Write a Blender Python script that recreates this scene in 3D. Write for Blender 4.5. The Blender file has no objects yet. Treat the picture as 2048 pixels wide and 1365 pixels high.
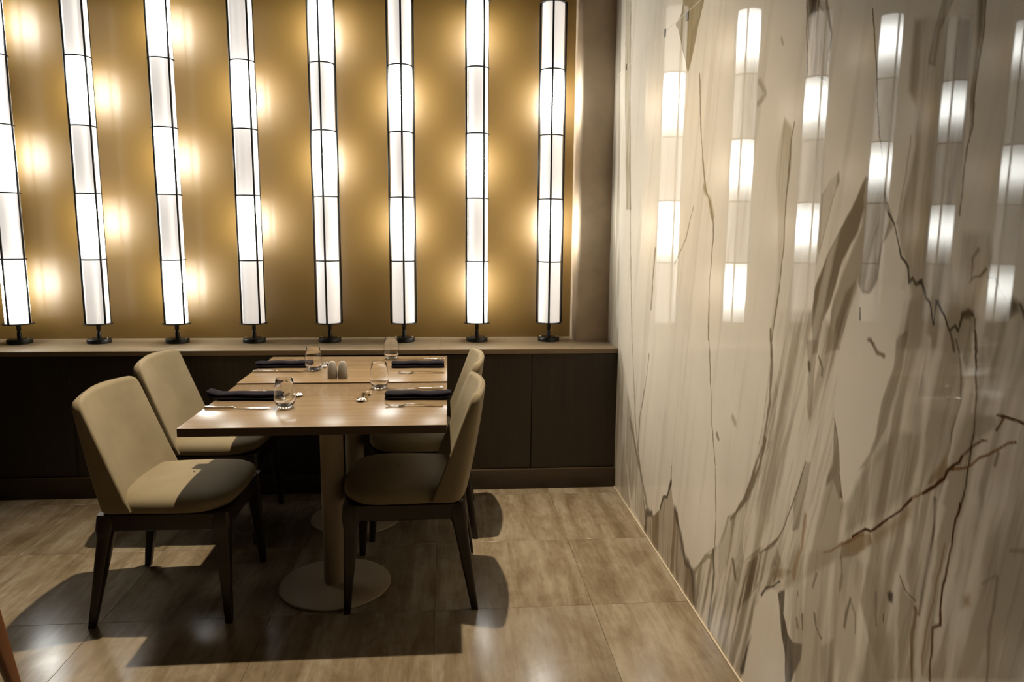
import bpy, bmesh, math, random
import numpy as np
from mathutils import Vector, Matrix

SC = bpy.context.scene
COL = SC.collection
PI = math.pi

# ------------------------------------------------------------------ camera
cam_data = bpy.data.cameras.new('camera')
cam_data.sensor_width = 36.0
cam_data.lens = 1453.1 / 2048 * 36.0
cam_data.clip_start = 0.05
cam = bpy.data.objects.new('camera', cam_data)
COL.objects.link(cam)
yaw, pitch, roll = 0.0884, -0.1504, 0.0084
fwd = Vector((math.sin(yaw) * math.cos(pitch), math.cos(yaw) * math.cos(pitch), math.sin(pitch)))
rgt = Vector((math.cos(yaw), -math.sin(yaw), 0))
upv = rgt.cross(fwd)
r2 = rgt * math.cos(roll) + upv * math.sin(roll)
u2 = -rgt * math.sin(roll) + upv * math.cos(roll)
cam.matrix_world = Matrix(((r2.x, u2.x, -fwd.x, -0.9326), (r2.y, u2.y, -fwd.y, -3.8737),
                           (r2.z, u2.z, -fwd.z, 1.426), (0, 0, 0, 1)))
SC.camera = cam

# ------------------------------------------------------------------ light and exposure
world = bpy.data.worlds.new('world')
SC.world = world
world.use_nodes = True
world.node_tree.nodes['Background'].inputs[0].default_value = (1.0, 0.82, 0.6, 1)
world.node_tree.nodes['Background'].inputs[1].default_value = 0.0

KEY_W = 900.0
spot = bpy.data.lights.new('ceiling_spot', 'SPOT')
spot.energy = KEY_W
spot.color = (1.0, 0.87, 0.67)
spot.shadow_soft_size = 0.028
spot.spot_size = math.radians(69)
spot.spot_blend = 0.85
so = bpy.data.objects.new('ceiling_spot', spot)
COL.objects.link(so)
so.location = (-1.17, -0.61, 4.27)
so.rotation_euler = (math.radians(-10), 0, 0)

LIT, DIM = 27.0, 1.25          # radiance of a lit and of an unlit lamp section

SC.view_settings.view_transform = 'Standard'
SC.view_settings.look = 'None'
SC.view_settings.exposure = 0.0
SC.view_settings.gamma = 1.0
SC.view_settings.use_curve_mapping = False

# ------------------------------------------------------------------ helpers
def s2l(c):
    return tuple(((v / 255) / 12.92 if v / 255 <= 0.04045 else ((v / 255 + 0.055) / 1.055) ** 2.4) for v in c)

def new_mat(name, color=(0.5, 0.5, 0.5), rough=0.5, spec=0.5, metal=0.0):
    m = bpy.data.materials.new(name)
    m.use_nodes = True
    b = m.node_tree.nodes['Principled BSDF']
    b.inputs['Base Color'].default_value = (*color, 1)
    b.inputs['Roughness'].default_value = rough
    b.inputs['Specular IOR Level'].default_value = spec
    b.inputs['Metallic'].default_value = metal
    return m, m.node_tree.nodes, m.node_tree.links, b

def obj(name, verts, faces, m=None, parent=None, smooth=False, loc=None):
    me = bpy.data.meshes.new(name)
    me.from_pydata([tuple(v) for v in verts], [], faces)
    me.update()
    if m: me.materials.append(m)
    if smooth:
        me.polygons.foreach_set('use_smooth', [True] * len(me.polygons))
    o = bpy.data.objects.new(name, me)
    COL.objects.link(o)
    if parent: o.parent = parent
    if loc: o.location = loc
    return o

def bobj(name, bm, m=None, parent=None, smooth=False, loc=None, angle=None):
    me = bpy.data.meshes.new(name)
    bmesh.ops.recalc_face_normals(bm, faces=bm.faces)
    bm.to_mesh(me); bm.free()
    if m: me.materials.append(m)
    if smooth:
        me.polygons.foreach_set('use_smooth', [True] * len(me.polygons))
        if angle: me.set_sharp_from_angle(angle=math.radians(angle))
    o = bpy.data.objects.new(name, me)
    COL.objects.link(o)
    if parent: o.parent = parent
    if loc: o.location = loc
    return o

def thing(name, label, cat, loc=(0, 0, 0), rotz=0.0, group=None):
    o = bpy.data.objects.new(name, None)
    o.empty_display_size = 0.05
    COL.objects.link(o)
    o.location = loc; o.rotation_euler = (0, 0, rotz)
    tag(o, label, cat, group)
    return o

def tag(o, label, cat, group=None):
    o['label'] = label; o['category'] = cat
    if group: o['group'] = group
    return o

def struct(o):
    o['kind'] = 'structure'
    return o

def add_box(bm, lo, hi, bev=0.0, seg=2):
    r = bmesh.ops.create_cube(bm, size=1.0)
    vs = r['verts']
    for v in vs:
        v.co = Vector([lo[i] + (v.co[i] + 0.5) * (hi[i] - lo[i]) for i in range(3)])
    if bev > 0:
        es = list({e for v in vs for e in v.link_edges})
        bmesh.ops.bevel(bm, geom=es, offset=bev, segments=seg, profile=0.5, affect='EDGES')

def box(name, lo, hi, m, parent=None, bev=0.0, seg=2, loc=None):
    bm = bmesh.new(); add_box(bm, lo, hi, bev, seg)
    return bobj(name, bm, m, parent, smooth=bev > 0, loc=loc, angle=40 if bev > 0 else None)

def loft(bm, rings, cap0=True, cap1=True):
    n = len(rings[0]); vs = []
    for r in rings: vs.append([bm.verts.new(p) for p in r])
    for a, b in zip(vs, vs[1:]):
        for i in range(n):
            bm.faces.new((a[i], a[(i + 1) % n], b[(i + 1) % n], b[i]))
    if cap0: bm.faces.new(list(reversed(vs[0])))
    if cap1: bm.faces.new(vs[-1])

def add_lathe(bm, prof, n=32, c=(0, 0, 0), cap0=True, cap1=True):
    loft(bm, [[(c[0] + r * math.cos(2 * PI * i / n), c[1] + r * math.sin(2 * PI * i / n), c[2] + z) for i in range(n)] for r, z in prof], cap0, cap1)

def add_tube(bm, pts, rad, n=8):
    pts = [Vector(p) for p in pts]; rings = []
    for i, p in enumerate(pts):
        t = (pts[min(i + 1, len(pts) - 1)] - pts[max(i - 1, 0)]).normalized()
        a = t.orthogonal().normalized(); b = t.cross(a)
        rings.append([p + (a * math.cos(2 * PI * k / n) + b * math.sin(2 * PI * k / n)) * rad for k in range(n)])
    loft(bm, rings)

def add_torus(bm, R, r, z, n=40, k=8):
    vs = [[bm.verts.new(((R + r * math.cos(2 * PI * j / k)) * math.cos(2 * PI * i / n), (R + r * math.cos(2 * PI * j / k)) * math.sin(2 * PI * i / n), z + r * math.sin(2 * PI * j / k))) for j in range(k)] for i in range(n)]
    for i in range(n):
        for j in range(k):
            bm.faces.new((vs[i][j], vs[(i + 1) % n][j], vs[(i + 1) % n][(j + 1) % k], vs[i][(j + 1) % k]))

def rrect(x0, x1, y0, y1, r, z, k=4):
    out = []
    for cx, cy, a0 in ((x1 - r, y1 - r, 0), (x0 + r, y1 - r, 90), (x0 + r, y0 + r, 180), (x1 - r, y0 + r, 270)):
        for i in range(k + 1):
            a = math.radians(a0 + 90 * i / k)
            out.append((cx + r * math.cos(a), cy + r * math.sin(a), z))
    return out

def copy_thing(root, loc, rotz=0.0, label=None, group=None):
    r = root.copy(); COL.objects.link(r)
    r.location = loc; r.rotation_euler = (0, 0, rotz)
    if label: r['label'] = label
    if group: r['group'] = group
    for ch in list(root.children):
        c = ch.copy(); COL.objects.link(c); c.parent = r
        for g in ch.children:
            d = g.copy(); COL.objects.link(d); d.parent = c
    return r

# ------------------------------------------------------------------ materials
def ramp(N, L, src, stops):
    r = N.new('ShaderNodeValToRGB')
    while len(r.color_ramp.elements) < len(stops): r.color_ramp.elements.new(0.5)
    for e, (p, c) in zip(r.color_ramp.elements, stops):
        e.position = p; e.color = (*c, 1)
    L.new(src, r.inputs[0])
    return r

def wood(name, c0, c1, axis, rough, scale=1.0, rand=True, bump=0.0, spec=0.5):
    """grain stretched along the given axis (0 x, 1 y, 2 z) in the object's own space"""
    m, N, L, b = new_mat(name, c0, rough, spec)
    tc = N.new('ShaderNodeTexCoord'); mp = N.new('ShaderNodeMapping'); nz = N.new('ShaderNodeTexNoise')
    s = [38 * scale] * 3; s[axis] = 1.6 * scale
    mp.inputs['Scale'].default_value = s
    L.new(tc.outputs['Object'], mp.inputs['Vector'])
    if rand:
        oi = N.new('ShaderNodeObjectInfo'); mu = N.new('ShaderNodeMath'); mu.operation = 'MULTIPLY'; mu.inputs[1].default_value = 37
        cb = N.new('ShaderNodeCombineXYZ')
        L.new(oi.outputs['Random'], mu.inputs[0])
        for i in range(3): L.new(mu.outputs[0], cb.inputs[i])
        L.new(cb.outputs[0], mp.inputs['Location'])
    nz.inputs['Scale'].default_value = 1.0; nz.inputs['Detail'].default_value = 6; nz.inputs['Roughness'].default_value = 0.6; nz.inputs['Distortion'].default_value = 0.4
    L.new(mp.outputs[0], nz.inputs['Vector'])
    r = ramp(N, L, nz.outputs['Fac'], [(0.32, c0), (0.68, c1)])
    L.new(r.outputs[0], b.inputs['Base Color'])
    if bump:
        bp = N.new('ShaderNodeBump'); bp.inputs['Strength'].default_value = bump; bp.inputs['Distance'].default_value = 0.002
        L.new(nz.outputs['Fac'], bp.inputs['Height']); L.new(bp.outputs[0], b.inputs['Normal'])
    return m

M = {}
M['ledge_oak'] = wood('pale oak ledge', (0.2574, 0.1832, 0.1053), (0.3276, 0.2458, 0.1482), 0, 0.42, 0.9)
M['ledge_edge'] = wood('oak ledge edge', (0.17, 0.115, 0.06), (0.22, 0.15, 0.08), 0, 0.5)
M['cabinet'] = wood('smoked oak veneer', (0.018, 0.011, 0.004), (0.03, 0.019, 0.0075), 2, 0.5, 1.0, bump=0.15)
M['plinth'] = wood('dark plinth', (0.03, 0.018, 0.008), (0.045, 0.027, 0.012), 0, 0.45)
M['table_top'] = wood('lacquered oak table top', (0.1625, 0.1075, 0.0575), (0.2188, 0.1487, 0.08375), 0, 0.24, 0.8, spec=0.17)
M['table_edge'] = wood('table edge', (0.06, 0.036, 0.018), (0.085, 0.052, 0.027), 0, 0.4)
M['leg_wood'] = wood('dark stained beech', (0.010, 0.0045, 0.0028), (0.017, 0.007, 0.004), 2, 0.32)

M['leg_red'] = wood('red brown beech', (0.12, 0.045, 0.016), (0.17, 0.065, 0.024), 2, 0.35)
m, N, L, b = new_mat('taupe powder coat', (0.30, 0.235, 0.155), 0.45); M['taupe'] = m
m, N, L, b = new_mat('black iron', (0.008, 0.0075, 0.006), 0.38); M['iron'] = m
m, N, L, b = new_mat('brass screw', (0.55, 0.42, 0.25), 0.3, metal=1); M['brass'] = m
m, N, L, b = new_mat('polished steel', (0.72, 0.68, 0.62), 0.14, metal=1); M['steel'] = m
m, N, L, b = new_mat('white porcelain', (0.30, 0.27, 0.23), 0.2); M['porcelain'] = m
m, N, L, b = new_mat('black hole', (0.01, 0.01, 0.01), 0.6); M['hole'] = m
m, N, L, b = new_mat('clear glass', (1, 1, 1), 0.0); b.inputs['Transmission Weight'].default_value = 1.0; b.inputs['IOR'].default_value = 1.46; M['glass'] = m

# dark aubergine napkin cloth
m, N, L, b = new_mat('dark napkin cloth', (0.007, 0.005, 0.008), 0.9, 0.1); M['napkin'] = m
tc = N.new('ShaderNodeTexCoord'); wv = N.new('ShaderNodeTexWave'); wv.inputs['Scale'].default_value = 300; wv.inputs['Distortion'].default_value = 1
L.new(tc.outputs['Object'], wv.inputs['Vector'])
bp = N.new('ShaderNodeBump'); bp.inputs['Strength'].default_value = 0.25; bp.inputs['Distance'].default_value = 0.001
L.new(wv.outputs['Fac'], bp.inputs['Height']); L.new(bp.outputs[0], b.inputs['Normal'])


# sand coloured velvet
m, N, L, b = new_mat('sand velvet', (0.36, 0.275, 0.17), 0.8, 0.25); M['velvet'] = m
b.inputs['Sheen Weight'].default_value = 0.08; b.inputs['Sheen Roughness'].default_value = 0.4; b.inputs['Sheen Tint'].default_value = (0.9, 0.8, 0.65, 1)
tc = N.new('ShaderNodeTexCoord'); nz = N.new('ShaderNodeTexNoise'); nz.inputs['Scale'].default_value = 7; nz.inputs['Detail'].default_value = 5
L.new(tc.outputs['Object'], nz.inputs['Vector'])
r = ramp(N, L, nz.outputs['Fac'], [(0.3, (0.1863, 0.1431, 0.081)), (0.7, (0.2268, 0.1782, 0.104))])
L.new(r.outputs[0], b.inputs['Base Color'])
n2 = N.new('ShaderNodeTexNoise'); n2.inputs['Scale'].default_value = 500
L.new(tc.outputs['Object'], n2.inputs['Vector'])
bp = N.new('ShaderNodeBump'); bp.inputs['Strength'].default_value = 0.12; bp.inputs['Distance'].default_value = 0.001
L.new(n2.outputs['Fac'], bp.inputs['Height']); L.new(bp.outputs[0], b.inputs['Normal'])

# satin gold lacquer on the back wall
m, N, L, b = new_mat('gold lacquer', (0.38, 0.215, 0.054), 0.5, 0.5); M['gold'] = m
b.inputs['IOR'].default_value = 1.55; b.inputs['Coat IOR'].default_value = 1.6
b.inputs['Coat Weight'].default_value = 0.3; b.inputs['Coat Roughness'].default_value = 0.17
tc = N.new('ShaderNodeTexCoord'); nz = N.new('ShaderNodeTexNoise'); nz.inputs['Scale'].default_value = 1.5; nz.inputs['Detail'].default_value = 3
L.new(tc.outputs['Object'], nz.inputs['Vector'])
r = ramp(N, L, nz.outputs['Fac'], [(0.3, (0.1628, 0.08913, 0.0155)), (0.7, (0.1821, 0.1008, 0.01937))])
L.new(r.outputs[0], b.inputs['Base Color'])

m, N, L, b = new_mat('taupe plaster', (0.30, 0.235, 0.165), 0.7, 0.3); M['plaster'] = m
tc = N.new('ShaderNodeTexCoord'); nz = N.new('ShaderNodeTexNoise'); nz.inputs['Scale'].default_value = 9; nz.inputs['Detail'].default_value = 6
L.new(tc.outputs['Object'], nz.inputs['Vector'])
r = ramp(N, L, nz.outputs['Fac'], [(0.3, (0.56, 0.44, 0.31)), (0.7, (0.442, 0.351, 0.2503))])
L.new(r.outputs[0], b.inputs['Base Color'])
m, N, L, b = new_mat('dark room wall', (0.04, 0.03, 0.02), 0.8, 0.2); M['room'] = m
m, N, L, b = new_mat('ceiling paint', (0.16, 0.125, 0.09), 0.9, 0.2); M['ceiling'] = m
m, N, L, b = new_mat('pale sealant', (0.52, 0.43, 0.31), 0.35); M['sealant'] = m
m, N, L, b = new_mat('grey metal clip', (0.10, 0.085, 0.06), 0.5); M['clip'] = m
m, N, L, b = new_mat('grout', (0.42, 0.34, 0.24), 0.8); M['grout'] = m

# vein-cut travertine: bands along y, every tile shifted by its own random number
m, N, L, b = new_mat('vein cut travertine', (0.3, 0.22, 0.14), 0.16, 0.45); M['travertine'] = m
tc = N.new('ShaderNodeTexCoord'); oi = N.new('ShaderNodeObjectInfo')
mu = N.new('ShaderNodeMath'); mu.operation = 'MULTIPLY'; mu.inputs[1].default_value = 53
cb = N.new('ShaderNodeCombineXYZ'); L.new(oi.outputs['Random'], mu.inputs[0])
for i in range(3): L.new(mu.outputs[0], cb.inputs[i])
ad = N.new('ShaderNodeVectorMath'); ad.operation = 'ADD'
L.new(tc.outputs['Object'], ad.inputs[0]); L.new(cb.outputs[0], ad.inputs[1])
def tn(scale, detail, rough=0.6, dist=0.0):
    mp = N.new('ShaderNodeMapping'); mp.inputs['Scale'].default_value = scale
    n = N.new('ShaderNodeTexNoise'); n.inputs['Scale'].default_value = 1; n.inputs['Detail'].default_value = detail
    n.inputs['Roughness'].default_value = rough; n.inputs['Distortion'].default_value = dist
    L.new(ad.outputs[0], mp.inputs['Vector']); L.new(mp.outputs[0], n.inputs['Vector'])
    return n.outputs['Fac']
f1 = tn((11, 1.1, 1), 6, 0.6, 0.5); f2 = tn((6, 3.6, 1), 8, 0.68, 0.5); f3 = tn((60, 9, 1), 4, 0.6)
mx = N.new('ShaderNodeMix'); mx.data_type = 'FLOAT'; mx.inputs[0].default_value = 0.5
L.new(f1, mx.inputs[2]); L.new(f2, mx.inputs[3])
mx2 = N.new('ShaderNodeMix'); mx2.data_type = 'FLOAT'; mx2.inputs[0].default_value = 0.18
L.new(mx.outputs[0], mx2.inputs[2]); L.new(f3, mx2.inputs[3])
r = ramp(N, L, mx2.outputs[0], [(0.38, (0.108, 0.07425, 0.03915)), (0.5, (0.189, 0.1431, 0.09045)), (0.62, (0.27, 0.2228, 0.1593))])
hv = N.new('ShaderNodeHueSaturation'); mr = N.new('ShaderNodeMapRange')
mr.inputs[3].default_value = 0.9; mr.inputs[4].default_value = 1.1
L.new(oi.outputs['Random'], mr.inputs[0]); L.new(mr.outputs[0], hv.inputs['Value']); L.new(r.outputs[0], hv.inputs['Color'])
L.new(hv.outputs[0], b.inputs['Base Color'])
rr = N.new('ShaderNodeMapRange'); rr.inputs[1].default_value = 0.3; rr.inputs[2].default_value = 0.7; rr.inputs[3].default_value = 0.22; rr.inputs[4].default_value = 0.14
L.new(f2, rr.inputs[0]); L.new(rr.outputs[0], b.inputs['Roughness'])
bp = N.new('ShaderNodeBump'); bp.inputs['Strength'].default_value = 0.03; bp.inputs['Distance'].default_value = 0.002
L.new(f3, bp.inputs['Height']); L.new(bp.outputs[0], b.inputs['Normal'])

# lamp glass: sections with a bulb inside and sections that only pass on their neighbours' light
def lamp_mat(name, mode):
    m = bpy.data.materials.new(name); m.use_nodes = True
    N, L = m.node_tree.nodes, m.node_tree.links
    b = N['Principled BSDF']
    b.inputs['Base Color'].default_value = (0.75, 0.7, 0.63, 1); b.inputs['Roughness'].default_value = 0.35
    tc = N.new('ShaderNodeTexCoord'); sp = N.new('ShaderNodeSeparateXYZ')
    L.new(tc.outputs['Object'], sp.inputs[0])
    mr = N.new('ShaderNodeMapRange'); mr.inputs[1].default_value = 0.0; mr.inputs[2].default_value = 0.3528
    L.new(sp.outputs[2], mr.inputs[0])
    cr = N.new('ShaderNodeFloatCurve'); c = cr.mapping.curves[0]
    if mode == 'lit': pts = [(0, .05), (.18, .16), (.38, .62), (.55, 1), (.72, .8), (.88, .36), (1, .15)]
    elif mode == 'dim': pts = [(0, .92), (.12, .72), (.5, .56), (.85, .64), (1, .78)]
    elif mode == 'dim_bottom': pts = [(0, .46), (.5, .56), (.85, .68), (1, .8)]
    else: pts = [(0, .95), (.15, .72), (.5, .58), (1, .5)]
    c.points[0].location = pts[0]; c.points[1].location = pts[-1]
    for p in pts[1:-1]: c.points.new(*p)
    cr.mapping.update()
    L.new(mr.outputs[0], cr.inputs['Value'])
    k = N.new('ShaderNodeMath'); k.operation = 'MULTIPLY'; k.inputs[1].default_value = LIT if mode == 'lit' else DIM
    L.new(cr.outputs[0], k.inputs[0]); L.new(k.outputs[0], b.inputs['Emission Strength'])
    b.inputs['Emission Color'].default_value = (0.985, 1.0, 0.95, 1) if mode == 'lit' else (1.0, 0.93, 0.86, 1)
    return m
for k in ('lit', 'dim', 'dim_bottom', 'dim_top'): M['lamp_' + k] = lamp_mat('lamp glass ' + k, k)
# (0 = patch, 1 = vein), outline in wall millimetres (y, z), colour, opacity, ...
VEINS = [
 (0,[(445,2733),(181,2655),(112,1866),(1,841),(-209,281),(-380,-40),(40,-92),(325,1608)],'GREY',0.55,6,1,(0,1)),
 (0,[(77,2624),(-21,2595),(-60,2147),(-172,1538),(-65,1541),(49,2243)],'OLIVE',0.7,4,0.6,(0,1)),
 (0,[(-25,817),(-306,523),(-574,193),(-725,53),(-599,0),(-367,63),(-141,371)],'GREY',0.5,8,1,(0,1)),
 (1,[(-32,2592),(-77,2095),(-188,1335),(-279,882),(-416,448),(-609,130),(-659,25)],'GREY2',0.5,19.0,1.0,4),
 (1,[(-295,466),(-410,367),(-519,273),(-649,156)],'GREY2',0.6,33.5,1.0,4),
 (0,[(-885,2389),(-896,2337),(-882,2291),(-809,2266),(-847,2240),(-893,2178),(-997,2038),(-1041,2085),(-1094,2186),(-1147,2263),(-1155,2305)],'OLIVE',0.9,2,0.15,(0,1)),
 (0,[(-1020,2186),(-997,2043),(-1041,2087),(-1094,2186),(-1123,2235)],'GREY2',0.35,8,0.3,(0,1)),
 (1,[(-1134,2005),(-1173,1821),(-1209,1692),(-1259,1582),(-1318,1518),(-1351,1456),(-1358,1404),(-1341,1262),(-1358,1044)],'GREY2',0.75,11.0,1.0,4),
 (1,[(-1244,1591),(-1303,1536),(-1340,1482)],'OLIVE',0.8,25.5,2,4),
 (1,[(-1365,1045),(-1399,906),(-1436,750),(-1483,618),(-1517,447),(-1522,338)],'GREY2',0.8,8.5,1.0,4),
 (1,[(-1131,1524),(-1060,1400),(-930,1297)],'GREY2',0.5,11.5,1.0,4),
 (1,[(-638,1351),(-623,1249),(-605,1077)],'GREY2',0.6,20.5,1.0,4),
 (1,[(-598,859),(-555,694),(-483,541),(-460,356)],'GREY2',0.55,17.0,1.0,4),
 (1,[(-1618,824),(-1637,812)],'GREY',0.6,25.5,2,4),
 (1,[(-1486,731),(-1502,718)],'GREY2',0.7,14.0,1,4),
 (1,[(-1677,1873),(-1727,1829),(-1677,1809)],'GREY2',0.4,17.5,2,4),
 (1,[(-1812,1968),(-1823,1949)],'GREY2',0.5,12.0,2,4),
 (0,[(-1859,1745),(-1912,1708),(-1918,1625),(-1910,1546),(-1904,1479),(-1909,1410),(-1902,1313),(-1893,1228),(-1871,1121),(-1852,1118),(-1868,1240),(-1877,1347),(-1847,1522),(-1826,1592),(-1836,1688)],'OLIVE',0.75,7,0.8,(0,1)),
 (1,[(-1922,1720),(-1910,1679),(-1906,1573),(-1902,1465),(-1907,1383),(-1896,1285),(-1877,1176),(-1868,1121)],'GREY2',0.8,7.5,1.0,4),
 (1,[(-1855,1148),(-1876,1049),(-1880,946),(-1853,802),(-1735,576),(-1645,480)],'GREY2',0.85,12.5,1.5,4),
 (0,[(-1863,1091),(-1927,986),(-1918,866),(-1845,706),(-1766,581),(-1718,529),(-1777,667),(-1835,828),(-1855,955)],'GREY',0.75,5,0.9,(-0.27,0.96)),
 (1,[(-1863,821),(-1839,730),(-1764,607),(-1689,530)],'GREY2',0.85,18.5,1.0,4),
 (0,[(-1920,2218),(-1950,2026),(-1971,1934),(-2001,1829),(-2074,1803),(-2076,1873),(-2100,1907),(-2059,1994),(-2033,2174)],'GREY2',0.8,6,1,(0,1)),
 (0,[(-1936,2152),(-1964,1985),(-1996,1976),(-2016,1994),(-2051,1961),(-2041,2114)],'INK',0.7,6,0.9,(0,1)),
 (1,[(-1950,2026),(-1968,1898),(-1975,1828)],'DARK',0.7,5.0,1.0,4),
 (1,[(-2052,1995),(-2088,1910),(-2083,1848)],'GREY2',0.8,7.5,1.0,4),
 (0,[(-2048,1662),(-2079,1683),(-2102,1608),(-2097,1493),(-2085,1400),(-2073,1400),(-2072,1512)],'GREY',0.6,7,1,(0,1)),
 (0,[(-2169,1576),(-2175,1551),(-2151,1511),(-2139,1476),(-2114,1401),(-2092,1349),(-2095,1430),(-2097,1521),(-2128,1555)],'GREY2',0.65,5,0.8,(0,1)),
 (0,[(-2284,1551),(-2290,1486),(-2274,1431),(-2216,1362),(-2177,1257),(-2142,1205),(-2132,1122),(-2108,1118),(-2089,1210),(-2096,1294),(-2140,1366),(-2220,1468),(-2257,1510)],'GREY2',0.9,4,0.6,(-0.27,0.96)),
 (0,[(-2284,1551),(-2349,1540),(-2381,1471),(-2405,1443),(-2369,1406),(-2363,1330),(-2341,1294),(-2306,1296),(-2284,1321),(-2282,1291),(-2220,1149),(-2167,1128),(-2189,1269),(-2240,1369),(-2284,1444)],'GREY',0.75,6,0.9,(-0.27,0.96)),
 (0,[(-2281,1324),(-2270,1290),(-2253,1237),(-2233,1151),(-2200,1146),(-2209,1221),(-2239,1287)],'GREY2',0.7,6,0.8,(-0.27,0.96)),
 (0,[(-2350,1459),(-2350,1386),(-2361,1330),(-2335,1294),(-2309,1295),(-2310,1346),(-2334,1418)],'GREY2',0.55,6,0.8,(0,1)),
 (0,[(-2414,1854),(-2415,1713),(-2444,1680),(-2451,1594),(-2441,1537),(-2428,1493),(-2412,1449),(-2438,1389),(-2468,1351),(-2484,1302),(-2472,1256),(-2452,1187),(-2602,1212),(-2612,1314),(-2588,1393),(-2600,1474),(-2600,1552),(-2589,1682),(-2586,1808)],'GREY',0.75,7,0.8,(0,1)),
 (0,[(-2610,1431),(-2683,1431),(-2697,1382),(-2681,1345),(-2668,1287),(-2670,1223),(-2594,1211),(-2600,1285),(-2604,1367)],'GREY',0.7,8,0.8,(0,1)),
 (0,[(-2445,1229),(-2458,1293),(-2526,1309),(-2715,1282),(-2819,1358),(-2906,1364),(-2990,790),(-2649,562),(-2497,461),(-2321,698),(-2327,812),(-2390,943),(-2417,1069),(-2446,1165)],'GREY',0.75,8,0.9,(-0.14,0.99)),
 (0,[(-2448,1208),(-2445,1151),(-2415,1068),(-2404,990),(-2350,888),(-2384,915),(-2443,1024),(-2476,1160),(-2482,1233)],'GREY2',0.75,4,0.5,(-0.27,0.96)),
 (0,[(-2308,792),(-2374,912),(-2470,1020),(-2551,1032),(-2536,913),(-2462,830),(-2394,778),(-2318,722)],'GREY2',0.35,9,0.9,(0,1)),
 (0,[(-1895,1211),(-2128,1236),(-2246,1165),(-2233,1004),(-2264,913),(-2294,799),(-2376,759),(-2306,653),(-2019,420),(-1752,289),(-1572,324),(-1736,570),(-1853,802),(-1895,979)],'GREY',0.6,9,1,(-0.27,0.96)),
 (0,[(-2071,1151),(-2130,1160),(-2129,1115),(-2124,1045),(-2128,962),(-2116,943),(-2095,977),(-2095,1059)],'GREY2',0.8,4,0.6,(0,1)),
 (1,[(-2093,1093),(-2095,1078)],'DARK',0.7,13.0,2,4),
 (1,[(-2140,1117),(-2162,1091),(-2161,1072)],'DARK',0.5,6.0,1.0,4),
 (0,[(-2235,974),(-2251,950),(-2269,897),(-2285,830),(-2299,802),(-2280,798),(-2248,835),(-2217,805),(-2220,833),(-2242,874)],'GREY2',0.85,4,0.5,(0,1)),
 (1,[(-2234,981),(-2247,956),(-2264,910),(-2274,862),(-2292,803)],'DARK',0.5,4.0,1.0,4),
 (0,[(-2115,832),(-2087,776),(-2060,710),(-2066,626),(-2098,640),(-2124,748),(-2138,841)],'GREY2',0.8,4,0.6,(-0.27,0.96)),
 (1,[(-2111,831),(-2068,722),(-2010,606),(-1982,562),(-1909,496)],'DARK',0.6,5.5,1.0,4),
 (1,[(-1982,562),(-1953,527),(-1875,470)],'DARK',0.5,8.0,1.0,4),
 (1,[(-2286,1156),(-2306,1146)],'GREY',0.5,10.0,2,4),
 (1,[(-2358,1194),(-2371,1180),(-2384,1169),(-2411,1167)],'GREY2',0.8,10.5,2,4),
 (1,[(-2305,1259),(-2309,1236)],'DARK',0.8,6.0,1.5,4),
 (1,[(-2350,1192),(-2368,1185)],'GREY2',0.8,10.5,2,4),
 (0,[(-2463,1315),(-2413,1321),(-2371,1314),(-2324,1288),(-2266,1231),(-2248,1177),(-2239,1176),(-2231,1068),(-2230,1003),(-2252,946),(-2277,863),(-2299,798),(-2321,825),(-2349,888),(-2388,942),(-2404,990),(-2415,1068),(-2445,1151),(-2447,1208),(-2457,1254),(-2463,1300)],'BASE',0.95,3,0.05,(0,1)),
 (1,[(-2358,1194),(-2371,1180),(-2384,1169),(-2411,1167)],'GREY2',0.8,10.5,2,4),
 (1,[(-2305,1259),(-2309,1236)],'DARK',0.8,6.0,1.5,4),
 (1,[(-2350,1192),(-2368,1185)],'GREY2',0.8,10.5,2,4),
 (1,[(-2261,1913),(-2283,1824),(-2308,1715),(-2330,1629),(-2356,1542)],'DARK',0.75,4.0,1.0,4),
 (0,[(-2353,1549),(-2367,1511),(-2387,1477),(-2404,1449),(-2391,1455),(-2369,1480),(-2353,1518)],'GREY2',0.9,3,0.3,(0,1)),
 (1,[(-2381,1471),(-2404,1449),(-2425,1407),(-2440,1377),(-2466,1360)],'INK',0.8,5.5,1.0,4),
 (1,[(-2466,1360),(-2475,1331),(-2483,1340),(-2495,1327),(-2511,1336),(-2530,1303),(-2544,1296)],'INK',0.7,7.0,1.0,4),
 (1,[(-2544,1296),(-2561,1255),(-2567,1301)],'INK',0.85,4.5,1.0,4),
 (1,[(-2567,1301),(-2589,1276),(-2605,1250),(-2619,1260),(-2627,1250),(-2636,1281),(-2654,1286),(-2666,1282)],'INK',0.8,5.5,1.0,4),
 (0,[(-2632,1281),(-2649,1293),(-2664,1290),(-2659,1273),(-2637,1273)],'DARK',0.8,5,0.3,(0,1)),
 (0,[(-2505,1336),(-2516,1340),(-2513,1329),(-2503,1330)],'INK',0.9,3,0.1,(0,1)),
 (0,[(-2560,1303),(-2570,1304),(-2570,1293),(-2563,1295)],'INK',0.9,3,0.1,(0,1)),
 (1,[(-2605,1250),(-2622,1215)],'DARK',0.7,6.5,1.5,4),
 (1,[(-2670,1277),(-2683,1225)],'DARK',0.6,5.5,1.5,4),
 (1,[(-2646,1338),(-2656,1349),(-2670,1352),(-2682,1368)],'DARK',0.7,4.5,1.0,4),
 (1,[(-2649,1343),(-2647,1385),(-2659,1401)],'GREY2',0.7,6.0,2,4),
 (1,[(-2690,1356),(-2707,1357),(-2720,1336),(-2732,1324)],'DARK',0.35,3.5,1.0,4),
 (0,[(-2740,1315),(-2748,1326),(-2765,1318),(-2764,1303),(-2747,1289)],'DARK',0.75,7,0.4,(0,1)),
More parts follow.
